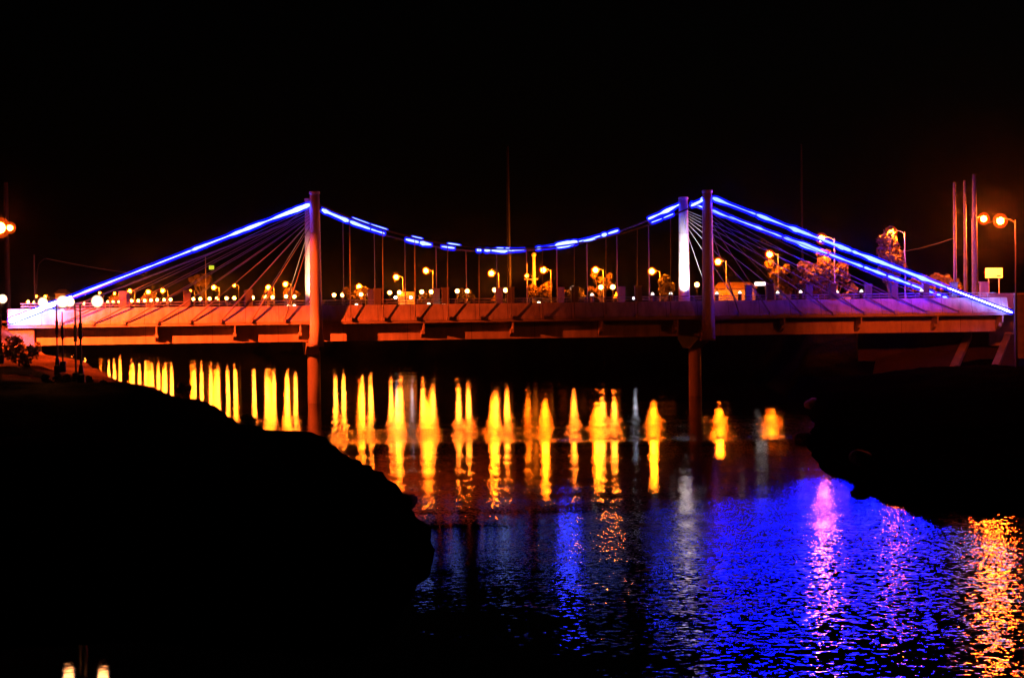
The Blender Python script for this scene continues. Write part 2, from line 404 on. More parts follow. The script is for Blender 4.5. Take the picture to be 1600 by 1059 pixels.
gme.from_pydata(np.stack([X.ravel(), Y.ravel(), Z.ravel()], 1).tolist(), [], F.tolist()); gme.update()
gme.polygons.foreach_set('use_smooth', [True] * len(gme.polygons)); gme.materials.append(M_ground)
go = bpy.data.objects.new('ground', gme); COL.objects.link(go); tag(go, kind='structure')

wb = MB(); wb.add([(-5000, -400, 0), (5000, -400, 0), (5000, 7000, 0), (-5000, 7000, 0)], [(0, 1, 2, 3)])
tag(wb.obj('water', M_water), kind='structure')

# ------------------------------------------------------------------ the bridge
BW = 8.0
ZP0, ZP1 = 7.15, 8.55           # parapet foot and top
ZG = 5.45                       # girder bottom
UL, UR = u_at(12, 0, 7.4), u_at(1576, 0, 7.4)
PV0, PV1 = -.55, BW + .25       # cable planes
bridge = empty('suspension_bridge', B(0, BW / 2, 0), 'long concrete suspension bridge across the river strung with blue light tubes', 'bridge')
BINV = Matrix.Translation(-bridge.location)
def part(mb, name, m, parent=None, smooth=False):
    o = mb.obj(name, m, parent or bridge, smooth)
    o.matrix_parent_inverse = BINV if (parent is None or parent is bridge) else Matrix.Identity(4)
    return o
# deck slab
d = MB(); d.bprofile([(0.0, 6.95), (BW, 6.95), (BW, 7.14), (BW - .45, 7.14), (BW - .45, 7.5), (.45, 7.5), (.45, 7.14), (0, 7.14)], UL, UR, 24)
part(d, 'deck_slab', M_conc)
d = MB(); d.bbox(UL, UR, 1.4, BW - 1.4, 7.504, 7.56); part(d, 'roadway', M_asph)
for v in (1.62, BW - 1.62):
    d = MB(); d.bbox(UL, UR, v - .06, v + .06, 7.564, 7.568); part(d, 'road_marking', M_sign)
# leaning parapets with a lip at the foot
for side in (0, 1):
    q = MB()
    f = (lambda v: v) if side == 0 else (lambda v: BW - v)
    pr = [(f(-.06), ZP0), (f(.42), ZP0), (f(.66), ZP1), (f(.34), ZP1), (f(.0), ZP0 + .16), (f(-.06), ZP0 + .12)]
    if side: pr = pr[::-1]
    q.bprofile(pr, UL, UR, 30); part(q, 'parapet', M_para)
# edge girders, cross beams
for v in (1.62, BW - 2.1):
    q = MB(); q.bprofile([(v, ZG), (v + .48, ZG), (v + .48, ZG + .2), (v + .34, ZG + .2), (v + .34, 6.95), (v + .06, 6.95), (v + .06, 6.75), (v, 6.7)][::1], UL + 2.2, UR - .6, 30)
    part(q, 'girder', M_girder)
BRK = [245, 367, 469, 661, 800, 939, 1056, 1098, 1222, 1341, 1460, 1561]
for p in BRK:
    u = u_at(p, 1.0, 5.9)
    q = MB()
    a = .14
    q.hexa([B(u - a, .75, 5.98), B(u + a, .75, 5.98), B(u + a, 1.618, 5.62), B(u - a, 1.618, 5.62),
            B(u - a, .75, 6.3), B(u + a, .75, 6.3), B(u + a, 1.618, 6.3), B(u - a, 1.618, 6.3)])
    q.bbox(u - .06, u + .06, .1, 1.618, 6.3, 6.948)
    part(q, 'bracket', M_girder)
u = UL + 3
while u < UR - 1:
    q = MB(); q.bbox(u, u + .3, 2.12, BW - 2.12, 5.9, 6.948); u += 7.0
    part(q, 'cross_beam', M_conc_dark)
# pylons: near and far plane, left and right
UPL, UPR = u_at(493, PV0, 12), u_at(1106, PV0, 12)
pyl = {}
for key, u, v in (('nl', UPL, PV0), ('nr', UPR, PV0), ('fl', UPL, PV1), ('fr', UPR, PV1)):
    zt = 18.15 if key[0] == 'n' else 18.05
    q = MB(); b0 = B(u, v, 0)
    q.lathe([(.58, 5.2), (.56, 7.0), (.52, 9), (.44, zt - 1.9), (.41, zt)], 20, (b0.x, b0.y, 0))
    p_ = part(q, 'pylon', M_pylon, smooth=True)
    for zz in (9.6, 11.3, 13.0, 14.7):
        r = .53 - (zz - 9) * .011
        q = MB(); q.lathe([(r, zz), (r + .012, zz + .02), (r + .012, zz + .06), (r, zz + .08)], 20, (b0.x, b0.y, 0))
        q.obj('pylon_band', M_pylon, p_)
    q = MB(); q.lathe([(.46, zt - .12), (.47, zt - .1), (.47, zt + .06), (.40, zt + .1)], 20, (b0.x, b0.y, 0))
    q.obj('pylon_cap', M_pylon, p_)
    pyl[key] = p_
    q = MB(); s = 1 if v > 0 else -1
    q.bbox(u - .62, u + .62, min(v, v - s * 1.2), max(v, v - s * 1.2) , 5.05, 5.75)
    part(q, 'pylon_seat', M_girder)
# piers
for u, nm in ((UPL, 'l'), (UPR, 'r')):
    b0 = B(u, 4.5, 0); q = MB()
    q.lathe([(.58, -2.0), (.56, 4.6)], 28, (b0.x, b0.y, 0)); part(q, 'pier_column', M_conc_dark, smooth=True)
    q = MB(); q.bprofile([(.3, 5.1), (3.2, 4.3), (5.8, 4.3), (BW - .3, 5.1), (BW - .3, 5.38), (.3, 5.38)], u - .8, u + .3)
    part(q, 'pier_cap', M_conc_dark)

# main cables
def parab(v, L, S, Rr):
    a = [on_plane(*L, v), on_plane(*S, v), on_plane(*Rr, v)]
    k = np.polyfit([p[0] for p in a], [p[1] for p in a], 2)
    return lambda u: float(np.polyval(k, u))
def line(v, P, Q):
    (u0, z0), (u1, z1) = on_plane(*P, v), on_plane(*Q, v)
    return lambda u: z0 + (z1 - z0) * (u - u0) / (u1 - u0)
NEAR = dict(v=PV0, main=parab(PV0, (493, 317), (797, 389.5), (1106, 311)), left=line(PV0, (14, 504), (488, 320)), right=line(PV0, (1113, 311), (1581, 490)))
FAR = dict(v=PV1, main=parab(PV1, (485, 321), (779, 393.5), (1072, 316)), left=line(PV1, (150, 464), (317, 400)), right=line(PV1, (1080, 319), (1462, 461)))
def cable_z(cb, u):
    if u < UPL: return cb['left'](u)
    if u > UPR: return cb['right'](u)
    return cb['main'](u)
random.seed(11)
led_id = 0
for cb, lefts, rights, segs in (
    (NEAR, (UL + .1), (UR + .2),
     [(14, 112, 1.0, .06), (112, 300, .5, 0), (300, 484, 1.0, 0), (551, 577, .38, 0), (580, 605, .38, 0), (644, 660, .4, 0), (700, 719, .4, 0), (776, 787, .5, 0),
      (790, 796, .35, 0), (912, 930, .8, 0), (1018, 1034, .4, 0), (1037, 1052, .35, 0), (1080, 1101, 1.0, 0), (1114, 1180, 1.15, 0), (1182, 1330, 1.05, 0), (1331, 1480, .95, 0), (1480, 1581, .6, .04)]),
    (FAR, (UL + .6), (UR - .3),
     [(503, 545, 1.0, 0), (546, 578, .8, 0), (580, 601, .9, 0), (634, 654, .9, 0), (656, 674, 1.0, 0), (690, 710, .8, 0), (745, 752, .9, 0), (757, 766, 1.0, 0), (768, 793, 1.2, 0),
      (794, 820, .6, 0), (838, 846, .9, 0), (847, 866, .5, 0), (867, 902, 1.35, 0), (904, 938, .5, 0), (940, 948, 1.0, 0), (950, 966, .7, 0), (1013, 1066, 1.15, 0), (1080, 1100, 1.1, 0),
      (1113, 1221, 1.15, 0), (1225, 1292, 1.15, 0), (1296, 1348, .8, 0), (1350, 1384, 1.2, 0), (1388, 1422, 1.2, 0), (1424, 1459, 1.1, 0), (1464, 1470, 1.2, 0), (1473, 1480, 1.0, 0)])):
    v = cb['v']
    pts = [B(u, v, cable_z(cb, u)) for u in [lefts + (UPL - lefts) * i / 12 for i in range(12)] +
           [UPL + (UPR - UPL) * i / 36 for i in range(36)] + [UPR + (rights - UPR) * i / 12 for i in range(13)]]
    q = MB(); q.tube(pts, .075, 8); cable = part(q, 'main_cable', M_cable, smooth=True)
    for x0, x1, th, drop in segs:
        zm = cable_z(cb, u_at((x0 + x1) / 2, v, 12))
        u0, u1 = u_at(x0, v, zm), u_at(x1, v, zm)
        if x1 - x0 > 60:
            u0, u1 = [u_at(xx, v, cable_z(cb, u_at(xx, v, zm))) for xx in (x0, x1)]
        n = max(4, int((u1 - u0) / .28)); P = []; rc = []
        for i in range(n + 1):
            u = u0 + (u1 - u0) * i / n
            P.append(B(u, v, cable_z(cb, u) + .1))
            b_ = mnoise.noise(Vector((u * .55, v, 3.3))) * .9 + mnoise.noise(Vector((u * 1.7, v, 9.3))) * .5
            e = min(1, (i + .6) / 1.6, (n - i + .6) / 1.6)
            rc.append(max(.035, .115 * th * (1 + 1.15 * b_)) * (.35 + .65 * e))
        q = MB(); q.tube(P, rc, 8); t_ = q.obj('led_tube', M_led_end if (x1 == 112 or x0 == 1480) else M_led_low if x0 > 1330 else M_led_right if x0 > 1105 else (M_led_dim if (x1 < 867 or 902 < x0 < 1010 or (v < 0 and x0 < 1060)) and x0 > 490 else M_led), cable, True)
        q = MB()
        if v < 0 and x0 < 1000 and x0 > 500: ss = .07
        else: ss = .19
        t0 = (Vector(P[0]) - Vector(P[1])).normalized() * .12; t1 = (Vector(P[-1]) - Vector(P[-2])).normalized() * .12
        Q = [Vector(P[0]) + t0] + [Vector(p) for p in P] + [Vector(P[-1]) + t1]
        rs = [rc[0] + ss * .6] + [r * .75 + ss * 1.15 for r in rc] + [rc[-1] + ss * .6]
        q.tube(Q, rs, 10); q.obj('led_halo', M_led_halo, cable, True)  # wider glowing skin imitates the bloom of the tube
# lamp at the pylon head where the tubes meet
q = MB(); q.ball(B(u_at(1098, .3, 17), .3, 17.45), .22); part(q, 'saddle_light', M_led, pyl['nr'])
pyl['nr'].children[-1].matrix_parent_inverse = Matrix.Identity(4)

# hangers and stays, with the sockets they end in
KN = [548, 599, 649, 700, 749, 799, 848, 897.5, 947, 996, 1048]
KLF = [95, 145, 194, 245, 296, 344, 392, 444]
KRT = [1156, 1205, 1254, 1303, 1352, 1400, 1450, 1500]
for cb in (NEAR, FAR):
    v = cb['v']; zf = ZP0 + .1
    vk = -.2 if v < 0 else BW + .2
    for p in KN:
        u = u_at(p, -.2, zf)
        q = MB(); q.tube([B(u, vk, zf), B(u, vk + (v - vk) * .4, zf + (cable_z(cb, u) - zf) * .4), B(u, v, cable_z(cb, u))], [.062, .04, .035], 6); part(q, 'hanger', M_cable)
    for lst, up in ((KLF, UPL), (KRT, UPR)):
        for i, p in enumerate(lst):
            u = u_at(p, -.2, zf); far_ = (i if lst is KRT else len(lst) - 1 - i)
            zt = 15.7 + far_ * .19
            q = MB(); a_, b_ = B(u, vk, zf), B(up, v, zt); f_ = min(.6, 3.2 / (b_ - a_).length); q.tube([a_, a_.lerp(b_, f_), a_.lerp(b_, f_ + .02), b_], [.075, .07, .034, .03], 6); part(q, 'stay', M_cable)
    for p in KN + KLF + KRT:
        u = u_at(p, -.2, zf); s = 1 if v < 0 else -1
        q = MB(); q.bbox(u - .12, u + .12, min(vk - .1 * s, vk + .25 * s), max(vk - .1 * s, vk + .25 * s), zf - .1, zf + .22)
        part(q, 'cable_socket', M_conc)
M_post = mat('dark_post_render', (.12, .115, .11), .8, var=.3, scale=2, streak=True)
# parapet posts and railings
POST = [192, 292, 389, 590, 696, 798, 898, 997, 1203, 1301, 1397, 1490]
pu = [u_at(p, .5, 9.2) for p in POST]
for v in (.5, BW - .5):
    for u in pu:
        q = MB(); q.bbox(u - .3, u + .3, v - .22, v + .22, ZP1 + .002, 9.86)
        q.bbox(u - .34, u + .34, v - .26, v + .26, 9.862, 9.96)
        part(q, 'parapet_post', M_post)
    q = MB()
    for z in (8.74, 8.98): q.tube([B(UL + 1, v, z), B(UR - 1, v, z)], .035, 6)
    u = UL + 1.2
    while u < UR - 1:
        q.tube([B(u, v, ZP1 - .02), B(u, v, 8.98)], .025, 5, False); u += 1.7
    part(q, 'railing', M_steel)

# ------------------------------------------------------------------ things fixed on the bridge
ORD = ['first', 'second', 'third', 'fourth', 'fifth', 'sixth', 'seventh', 'eighth', 'ninth', 'tenth', 'eleventh', 'twelfth', 'thirteenth', 'fourteenth', 'fifteenth',
       'sixteenth', 'seventeenth', 'eighteenth', 'nineteenth', 'twentieth', 'twenty first', 'twenty second', 'twenty third', 'twenty fourth', 'twenty fifth', 'twenty sixth',
       'twenty seventh', 'twenty eighth', 'twenty ninth', 'thirtieth', 'thirty first', 'thirty second', 'thirty third', 'thirty fourth', 'thirty fifth', 'thirty sixth', 'thirty seventh',
       'thirty eighth', 'thirty ninth', 'fortieth', 'forty first', 'forty second', 'forty third', 'forty fourth', 'forty fifth']
def bollard_proto():
    r = empty('bollard_lamp', (0, 0, 0), '', 'bollard lamp', 'bollard lamps along the bridge parapets')
    q = MB(); q.lathe([(.17, 0), (.17, .5), (.2, .52), (.2, .58), (.13, .6)], 10); q.obj('bollard_post', M_dark, r)
    q = MB(); q.lathe([(.17, .605), (.15, .7), (.03, .84)], 10); q.obj('lamp_head', M_boll, r)
    return r
bp = bollard_proto(); first = True
bl = [(p, .5, 'front') for p in (1048, 1156, 1251, 1346, 1440)] + [(p, BW - .5, 'rear') for p in (925, 1019.6, 1120, 1215, 1308)]
for i, (p, v, sd_) in enumerate(bl):
    o = bp if first else copy_tree(bp); first = False
    o.location = B(u_at(p, v, 9.2), v, ZP1 + .002); o.rotation_euler.z = BA
    o['label'] = 'dark bollard lamp with white pointed head, %s from left on the %s parapet' % (ORD[i % 5], sd_)
def kerb_proto():
    r = empty('kerb_light', (0, 0, 0), '', 'kerb light', 'small warm lights along the bridge deck')
    q = MB(); q.lathe([(.09, 0), (.06, .1), (.05, .85), (.07, .9)], 8); q.obj('light_post', M_dark, r)
    q = MB(); q.ball((0, 0, 1.02), .15, n=10, m=6); q.obj('bulb', M_kerb, r)
    return r
kp = kerb_proto(); first = True
for i, p in enumerate((451, 460, 557, 670, 693.5, 842)):
    o = kp if first else copy_tree(kp); first = False
    o.location = B(u_at(p, BW - 1.2, 8.4), BW - 1.2, 7.504)
    o['label'] = 'small pale light just above the bridge parapet edge, %s from the left' % ORD[i]
# floodlights that wash the far pylons
def floodlight(u, v, tgt, power, label, col, size=70):
    p0 = B(u, v, 7.5)
    r = empty('floodlight', p0, label, 'floodlight', 'floodlights at the feet of the far pylons')
    q = MB(); q.box((0, 0, .06), .3, .3, .12); q.tube([(0, 0, .1), (0, 0, .34)], .04, 6); q.obj('stand', M_dark, r)
    q = MB(); q.box((0, 0, .45), .36, .3, .24, BA); q.obj('housing', M_dark, r)
    ld = bpy.data.lights.new('flood_beam', 'SPOT'); ld.energy = power; ld.color = col; ld.spot_size = R(size); ld.spot_blend = .8; ld.shadow_soft_size = .12
    lo = bpy.data.objects.new('flood_beam', ld); COL.objects.link(lo); lo.parent = r; lo.location = (0, 0, .66)
    dv = (Vector(tgt) - (p0 + Vector((0, 0, .66)))).normalized(); lo.rotation_euler = dv.to_track_quat('-Z', 'Y').to_euler()
floodlight(UPL - .5, 4.6, B(UPL, PV1, 11.6), 11000, 'dark floodlight on the deck lighting the peach coloured left far pylon', (1.0, .42, .18), 48)
floodlight(UPR - .7, 4.4, B(UPR, PV1, 12.0), 15000, 'dark floodlight on the deck lighting the white right far pylon', (1.0, .88, .84), 50)

# ------------------------------------------------------------------ street lamps
def road_Y(px):
    return float(np.interp(px, [0, 100, 250, 450, 650, 850, 1018, 1125, 1205, 1240, 1283, 1393], [575, 540, 480, 420, 365, 330, 312, 304, 290, 240, 192, 188]))
def sodium_proto(name, bulb_mat, br, sr, arm, cat, with_halo=True):
    r = empty(name, (0, 0, 0), '', cat)
    q = MB(); q.lathe([(.11, 0), (.1, .12), (.085, .14), (.05, 1.0)], 10); p = q.obj('pole', M_steel, r)       # unit height, scaled
    q = MB(); q.tube([(0, 0, -.25), (-arm * .35, 0, .02), (-arm * .8, 0, .12), (-arm, 0, .12)], .035, 6); a = q.obj('arm', M_steel, r)
    q = MB(); q.hexa([(-arm - .55, -.16, .1), (-arm + .12, -.12, .1), (-arm + .12, .12, .1), (-arm - .55, .16, .1),
                      (-arm - .5, -.1, .22), (-arm + .1, -.07, .2), (-arm + .1, .07, .2), (-arm - .5, .1, .22)]); h = q.obj('lamp_housing', M_steel, r)
    q = MB(); q.ball((-arm - .25, 0, -.06), br, n=10, m=6); b = q.obj('bulb', bulb_mat, h)
    if with_halo:
        q = MB(); q.ball((-arm - .25, 0, -.06), sr, n=20, m=12); s = q.obj('bulb_halo', M_sod_halo, h, True)  # oversized shell stands in for glare round the bulb
    return r
def place_sodium(proto, first, px, py, Yd, arm, label, base=None, group=None, flip=False):
    o = proto if first else copy_tree(proto)
    p = at(px, py, Yd); s = -1 if flip else 1
    x0 = p.x + s * (arm + .25)
    g = gz(x0, Yd) if base is None else base
    h = max(2.0, p.z + .06 - g)
    o.location = (x0, Yd, g); o['label'] = label
    o.rotation_euler.z = math.pi if flip else 0.0
    if group: o['group'] = group
    for ch in o.children:
        n = ch.name.split('.')[0]
        if n == 'pole': ch.scale = (1, 1, h)
        else: ch.location.z = h
    return o
SODT = {1283.6, 1393}
SODL = [(203, 455), (231.5, 456), (254, 454), (334, 449), (419, 449), (446, 444), (561, 448), (619, 433), (665.6, 423), (768, 427), (849, 422), (930.6, 422), (1018.7, 424), (1122, 409), (1202.6, 397.5), (1283.6, 373), (1393, 363)]
SODD = ['above a row of white globes beyond the left cables', 'second of three close together beyond the left cables', 'brightest of three close together beyond the left cables', 'low between two far globes beyond the left cables',
        'left of a close pair just left of the left pylons', 'right of a close pair just left of the left pylons', 'shining over low trees right of the left pylons', 'alone to the left in the middle span', 'highest in the left half of the middle span',
        'small and round under the lowest part of the cable', 'beside the tall orange column', 'shining over the round orange tree', 'largest glare in the right half of the middle span', 'beside the small building right of the right pylons',
        'against the yellow tree right of the right pylons', 'above the large tree behind the right cables', 'hidden in the tree top high at the right']
pr = sodium_proto('street_lamp', M_sod, .42, .74, 1.0, 'street lamp')
prt = sodium_proto('street_lamp', M_sod_tree, .3, .58, 1.0, 'street lamp'); n_t = 0
for i, ((px, py), de) in enumerate(zip(SODL, SODD)):
    if px in SODT: n_t += 1
    place_sodium(prt if px in SODT else pr, (n_t == 1) if px in SODT else i == 0, px, py, road_Y(px), 1.0, 'orange sodium street lamp, ' + de, group='sodium street lamps along the far road')
pr2 = sodium_proto('street_lamp', M_sod_small, .26, .55, .8, 'street lamp')
SM = [(57, 463), (71, 463), (155.6, 457.5), (179, 458.5), (297.5, 454.6), (366, 446), (823, 431)]
SMD = ['left of two beyond the bridge end', 'right of two beyond the bridge end', 'just right of the large twin globes', 'beside the leftmost parapet post', 'half hidden near the second parapet post', 'dim and yellow left of the left pylons', 'yellow at the foot of the tall orange column']
for i, ((px, py), de) in enumerate(zip(SM, SMD)):
    place_sodium(pr2, i == 0, px, py, road_Y(px) + 25, .8, 'small distant orange street lamp, ' + de, group='small distant street lamps')
# strong lamps at the two bridge ends
prk = sodium_proto('street_lamp', M_sod_key, .42, .8, 1.1, 'street lamp')
key_lamp = place_sodium(prk, True, 0, 356, 150, 1.1, 'tall orange street lamp cut by the left picture edge', flip=True)
prk2 = sodium_proto('street_lamp', M_sod_right, .28, .56, .9, 'street lamp')
place_sodium(prk2, True, 15.5, 356, 182, .9, 'tall orange street lamp at the left bridge end, right of the one at the edge', base=7.4, flip=True)
right_lamp = place_sodium(prk2, False, 1563, 345, 150, .9, 'tall orange street lamp on a thin pole at the far right')
prk3 = sodium_proto('street_lamp', M_sod_end, .3, .6, .9, 'street lamp')
place_sodium(prk3, True, 1537, 342, 193, .9, 'orange street lamp between the thick utility pole and the thin lamp pole', flip=True)

def beam(o, aim, power, size, blend, arm):
    hs = [c_ for c_ in o.children if c_.name.startswith('lamp_housing')][0]
    ld = bpy.data.lights.new('added_beam', 'SPOT'); ld.energy = power; ld.color = SOD; ld.spot_size = R(size); ld.spot_blend = blend; ld.shadow_soft_size = .12
    lo = bpy.data.objects.new('added_beam', ld); COL.objects.link(lo); lo.parent = hs; lo.location = (-arm - .25, 0, -.58)
    if aim is not None:
        bpy.context.view_layer.update()
        m_ = o.matrix_world.to_3x3().inverted()
        wp = o.matrix_world @ Vector((-arm - .25, 0, hs.location.z - .58))
        lo.rotation_euler = (m_ @ (Vector(aim) - wp)).normalized().to_track_quat('-Z', 'Y').to_euler()
beam(key_lamp, None, 215000, 158, .12, 1.1)
beam(key_lamp, B(-15.5, -.5, 9.0), 210000, 23, .7, 1.1)  # extra narrow spot added to lift the parapet and left pylon
beam(right_lamp, B(38, 0, 5.0), 27000, 56, .9, .9)  # spot added in the lamp to brighten the right girder

# globe lamps of the promenade
GL = [(44, 471.5), (53.6, 472), (83, 475), (112, 474.5), (131, 473.5), (168.5, 472), (177, 472), (186, 471.6), (206, 470), (216, 469.6), (226, 469.6), (236, 469), (245.6, 468.4), (256.6, 468.5), (266.5, 468), (302, 467), (313, 467), (327.5, 466.5), (339, 466.5),
      (354, 466), (366, 465.6), (395, 465), (414.6, 464), (426, 464.4), (447, 463), (460, 463.5), (522, 461), (535, 461), (564, 460), (577, 460), (609, 457), (624, 457), (659, 456), (674, 456), (714.5, 454.7), (730, 454.8),
      (773, 453), (790, 453.4), (895, 450.6), (939, 448.8), (957.5, 448.4), (1089, 444.8)]
def globe_proto(name, bm, r0, with_halo):
    r = empty(name, (0, 0, 0), '', 'globe lamp')
    q = MB(); q.lathe([(.1, 0), (.08, .06), (.05, .08), (.04, 1.0)], 8); q.obj('pole', M_dark, r)
    q = MB(); q.lathe([(.05, -.05), (.12, 0), (.12, .05)], 8, (0, 0, -r0 - .04)); q.obj('collar', M_dark, r)
    q = MB(); q.ball((0, 0, 0), r0, n=12, m=8); g_ = q.obj('globe', bm, r)
    if with_halo:
        q = MB(); q.ball((0, 0, 0), r0 * 1.45, n=20, m=12); q.obj('globe_halo', M_globe_halo, g_, True)  # outer shell added as the globe's glow
    return r
def place_globe(proto, first, px, py, Yd, label, base=None, group=None):
    o = proto if first else copy_tree(proto)
    p = at(px, py, Yd); g = gz(p.x, Yd) if base is None else base
    h = p.z - g
    o.location = (p.x, Yd, g); o['label'] = label
    if group: o['group'] = group
    for ch in o.children:
        if ch.name.split('.')[0] == 'pole': ch.scale = (1, 1, h - .3)
        else: ch.location.z = h
    return o
gp = globe_proto('globe_lamp', M_globe, .30, True)
for i, (px, py) in enumerate(GL):
    place_globe(gp, i == 0, px, py, road_Y(px) - 5, 'white globe lamp along the far promenade, %s from the left' % ORD[i], group='white globe lamps along the far promenade')
cp = globe_proto('globe_lamp', M_cool, .26, False)
for i, (px, py, de) in enumerate([(618, 464.6, 'between two warm globes in the left middle span'), (642, 464.8, 'beside the orange lit kiosk'), (991, 466, 'low beside the dark parapet post in the right middle span')]):
    place_globe(cp, i == 0, px, py, road_Y(px) - 6, 'bluish white globe lamp ' + de, group='bluish white globe lamps')

# large park lamps on the near left bank
def park_lamp(px, py, Yd, half, base, label, arms=(-1, 1), r0=.24):
    p = at(px, py, Yd); g = base
    r = empty('park_lamp', (p.x, Yd, g), label, 'park lamp', 'park lamps on the near left bank')
    h = p.z - g
    q = MB(); q.lathe([(.2, -.3), (.2, .25), (.14, .3), (.1, .7), (.055, .75), (.05, h * .52), (.09, h * .53), (.09, h * .72), (.05, h * .73), (.045, h - .1)], 12); q.obj('pole', M_dark, r)
    for s in arms:
        q = MB(); q.tube([(0, 0, h - .45), (s * half * .4, 0, h - .35), (s * half * .85, 0, h - .38), (s * half, 0, h - r0)], .03, 6); q.obj('arm', M_dark, r)
        q = MB(); q.ball((s * half, 0, h), r0, n=16, m=10); g_ = q.obj('globe', M_globe_near, r)
        q = MB(); q.ball((s * half, 0, h), r0 * 1.22, n=20, m=12); q.obj('globe_halo', M_globe_halo, g_, True)  # glow round the near globe, added as a shell
    return r
park_lamp(125, 471, 91, 27 * 91 / FPX, 5.1, 'dark park lamp with two large glowing globes, nearer one on the left bank')
park_lamp(88, 472, 114, 21 * 114 / FPX, 4.9, 'dark park lamp with two glowing globes left of the nearer twin lamp')
park_lamp(0, 467, 122, 4 * 122 / FPX, 5.4, 'park lamp with a large globe cut by the left picture edge', arms=(1,))
for px, yt, Yd, la in ((97, 487, 113, 'slim dark bollard pole beside the left twin globe lamp'), (117, 476, 92, 'slim dark pole with thick sleeve left of the right twin globe lamp')):
    p = at(px, yt, Yd); q = MB(); g = 5.1; h = p.z - g
    q.lathe([(.18, -.3), (.18, .3), (.05, .36), (.045, h * .5), (.085, h * .51), (.085, h * .72), (.045, h * .73), (.04, h)], 10)
    o = q.obj('banner_pole', M_dark); o.location = (p.x, Yd, g); tag(o, la, 'pole')

# ------------------------------------------------------------------ masts, utility poles, wires
M_mast = mat('dark_galvanised', (.007, .0066, .0064), .8, var=.3, scale=1)
M_polec = mat('dark_pole', (.13, .12, .11), .8, var=.35, scale=1)  # darker pole tone, varied at random
def pole(px, ytop, Yd, r0, r1, label, name='utility_pole', m=M_steel, cross=()):
    p = at(px, ytop, Yd); g = gz(p.x, Yd); h = p.z - g
    r = empty(name, (p.x, Yd, g), label, 'pole')
    q = MB(); q.lathe([(r0, -.3), (r0, .0), (r0 * .5 + r1 * .5, h * .5), (r1, h)], 10); q.obj('shaft', m, r, True)
    for z, L_ in cross:
        q = MB(); q.box((0, 0, h - z), L_, .1, .12); q.obj('cross_arm', M_steel, r)
    return r
pole(1491, 285, 189, .2, .13, 'leftmost of three tall utility poles at the right bridge end', m=M_polec)
pole(1507, 282, 191, .2, .13, 'middle of three tall utility poles at the right bridge end', m=M_polec)
pole(1522, 272, 188, .36, .2, 'thickest of three tall utility poles, beside the right end street lamp', m=M_polec)
pole(9, 285, 196, .3, .22, 'tall thick utility pole behind the lamps at the left edge', m=M_mast)
pole(53, 398, 205, .1, .07, 'thin dark pole beyond the left bridge end')
pole(793, 228, 330, .34, .2, 'very tall thin mast in the middle beyond the river', 'radio_mast', M_mast)
pole(1252, 225, 262, .16, .1, 'very tall thin mast behind the right cables', 'radio_mast', M_mast)
pole(321, 398, 470, .12, .1, 'thin pole under the small green light beyond the left cables', 'sign_pole')
def wire(P, label):
    q = MB(); q.tube(P, .03, 5); tag(q.obj('power_line', M_cable), label, 'wire')
def sag(a, b, s, n=14): return [a.lerp(b, i / n) - Vector((0, 0, 4 * s * (i / n) * (1 - i / n))) for i in range(n + 1)]
wire([at(57, 470, 204), at(58, 425, 204), at(61, 412, 204), at(68, 405, 204)] + sag(at(72, 404, 204), at(225, 430, 240), .1), 'thin wire running from the dark pole at left behind the lit cable')
wire(sag(at(1372, 397, 212), at(1491, 372, 189), .3), 'thin wire from the dark tree to the leftmost utility pole')

# ------------------------------------------------------------------ right bridge end: sign board, pillars, walls, abutment
b = at(1553, 426.5, 198); g = gz(b.x, 198)
r = empty('billboard', (b.x, 198, g), 'pale yellow rectangular sign board below the right end street lamps', 'sign board')
bw, bh = 27 * 198 / FPX, 15.5 * 198 / FPX; zc = b.z - g
q = MB(); q.box((0, 0, zc), bw, .08, bh); q.obj('board', M_sign, r)
q = MB(); q.box((bw * .28, -.046, zc - bh * .28), bw * .24, .008, bh * .12); q.obj('printed_mark', M_dark, r)
for s in (-1, 1):
    q = MB(); q.tube([(s * bw * .3, .08, 0), (s * bw * .3, .08, zc + bh * .3)], .05, 6); q.obj('leg', M_steel, r)
def boxthing(name, x0, y0, x1, y1, Yd, depth, m, label, cat, cap=True):
    a, c = at(x0, y1, Yd), at(x1, y0, Yd)
    wx, hz = c.x - a.x, c.z - a.z
    r = empty(name, ((a.x + c.x) / 2, Yd + depth / 2, a.z), label, cat)
    q = MB(); q.box((0, 0, hz / 2 - .06), wx, depth, hz - .12); q.obj('body', m, r)
    q = MB(); q.box((0, 0, hz - .055), wx + .12, depth + .12, .11); q.obj('coping', M_conc, r)
    return r
boxthing('gate_pillar', 1533, 440, 1545, 476, 186, .7, M_conc, 'stout orange lit pillar beside the thick utility pole', 'pillar')
boxthing('approach_wall', 1546, 458, 1588, 540, 183, .8, M_conc, 'low orange lit end wall under the pale sign board', 'wall')
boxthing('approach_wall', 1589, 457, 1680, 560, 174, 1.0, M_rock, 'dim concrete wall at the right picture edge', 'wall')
# revetment with raised edge strips under the right end
def slab(name, poly, thick, m, parent):
    vs = [Vector(p) for p in poly] ; n = (vs[1] - vs[0]).cross(vs[2] - vs[0]).normalized()
    q = MB(); k = len(vs)
    q.add([p for p in vs] + [p + n * thick for p in vs], [tuple(range(k)), tuple(range(2 * k - 1, k - 1, -1))] + [(i, (i + 1) % k, (i + 1) % k + k, i + k) for i in range(k)])
    o = q.obj(name, m, parent); o.matrix_parent_inverse = Matrix.Translation(-parent.location); return o
ab = empty('bridge_abutment', at(1480, 575, 180), 'dim sloping concrete abutment with raised edge strips under the right bridge end', 'abutment')
M_slope = mat('dark_concrete', (.02, .013, .012), .9, var=.5, scale=.6, bump=.03)  # very dark concrete tone with random variation
slab('slope_slab', [at(1375, 527, 186), at(1508, 522, 184), at(1476, 588, 176), at(1362, 592, 178)], .35, M_slope, ab)
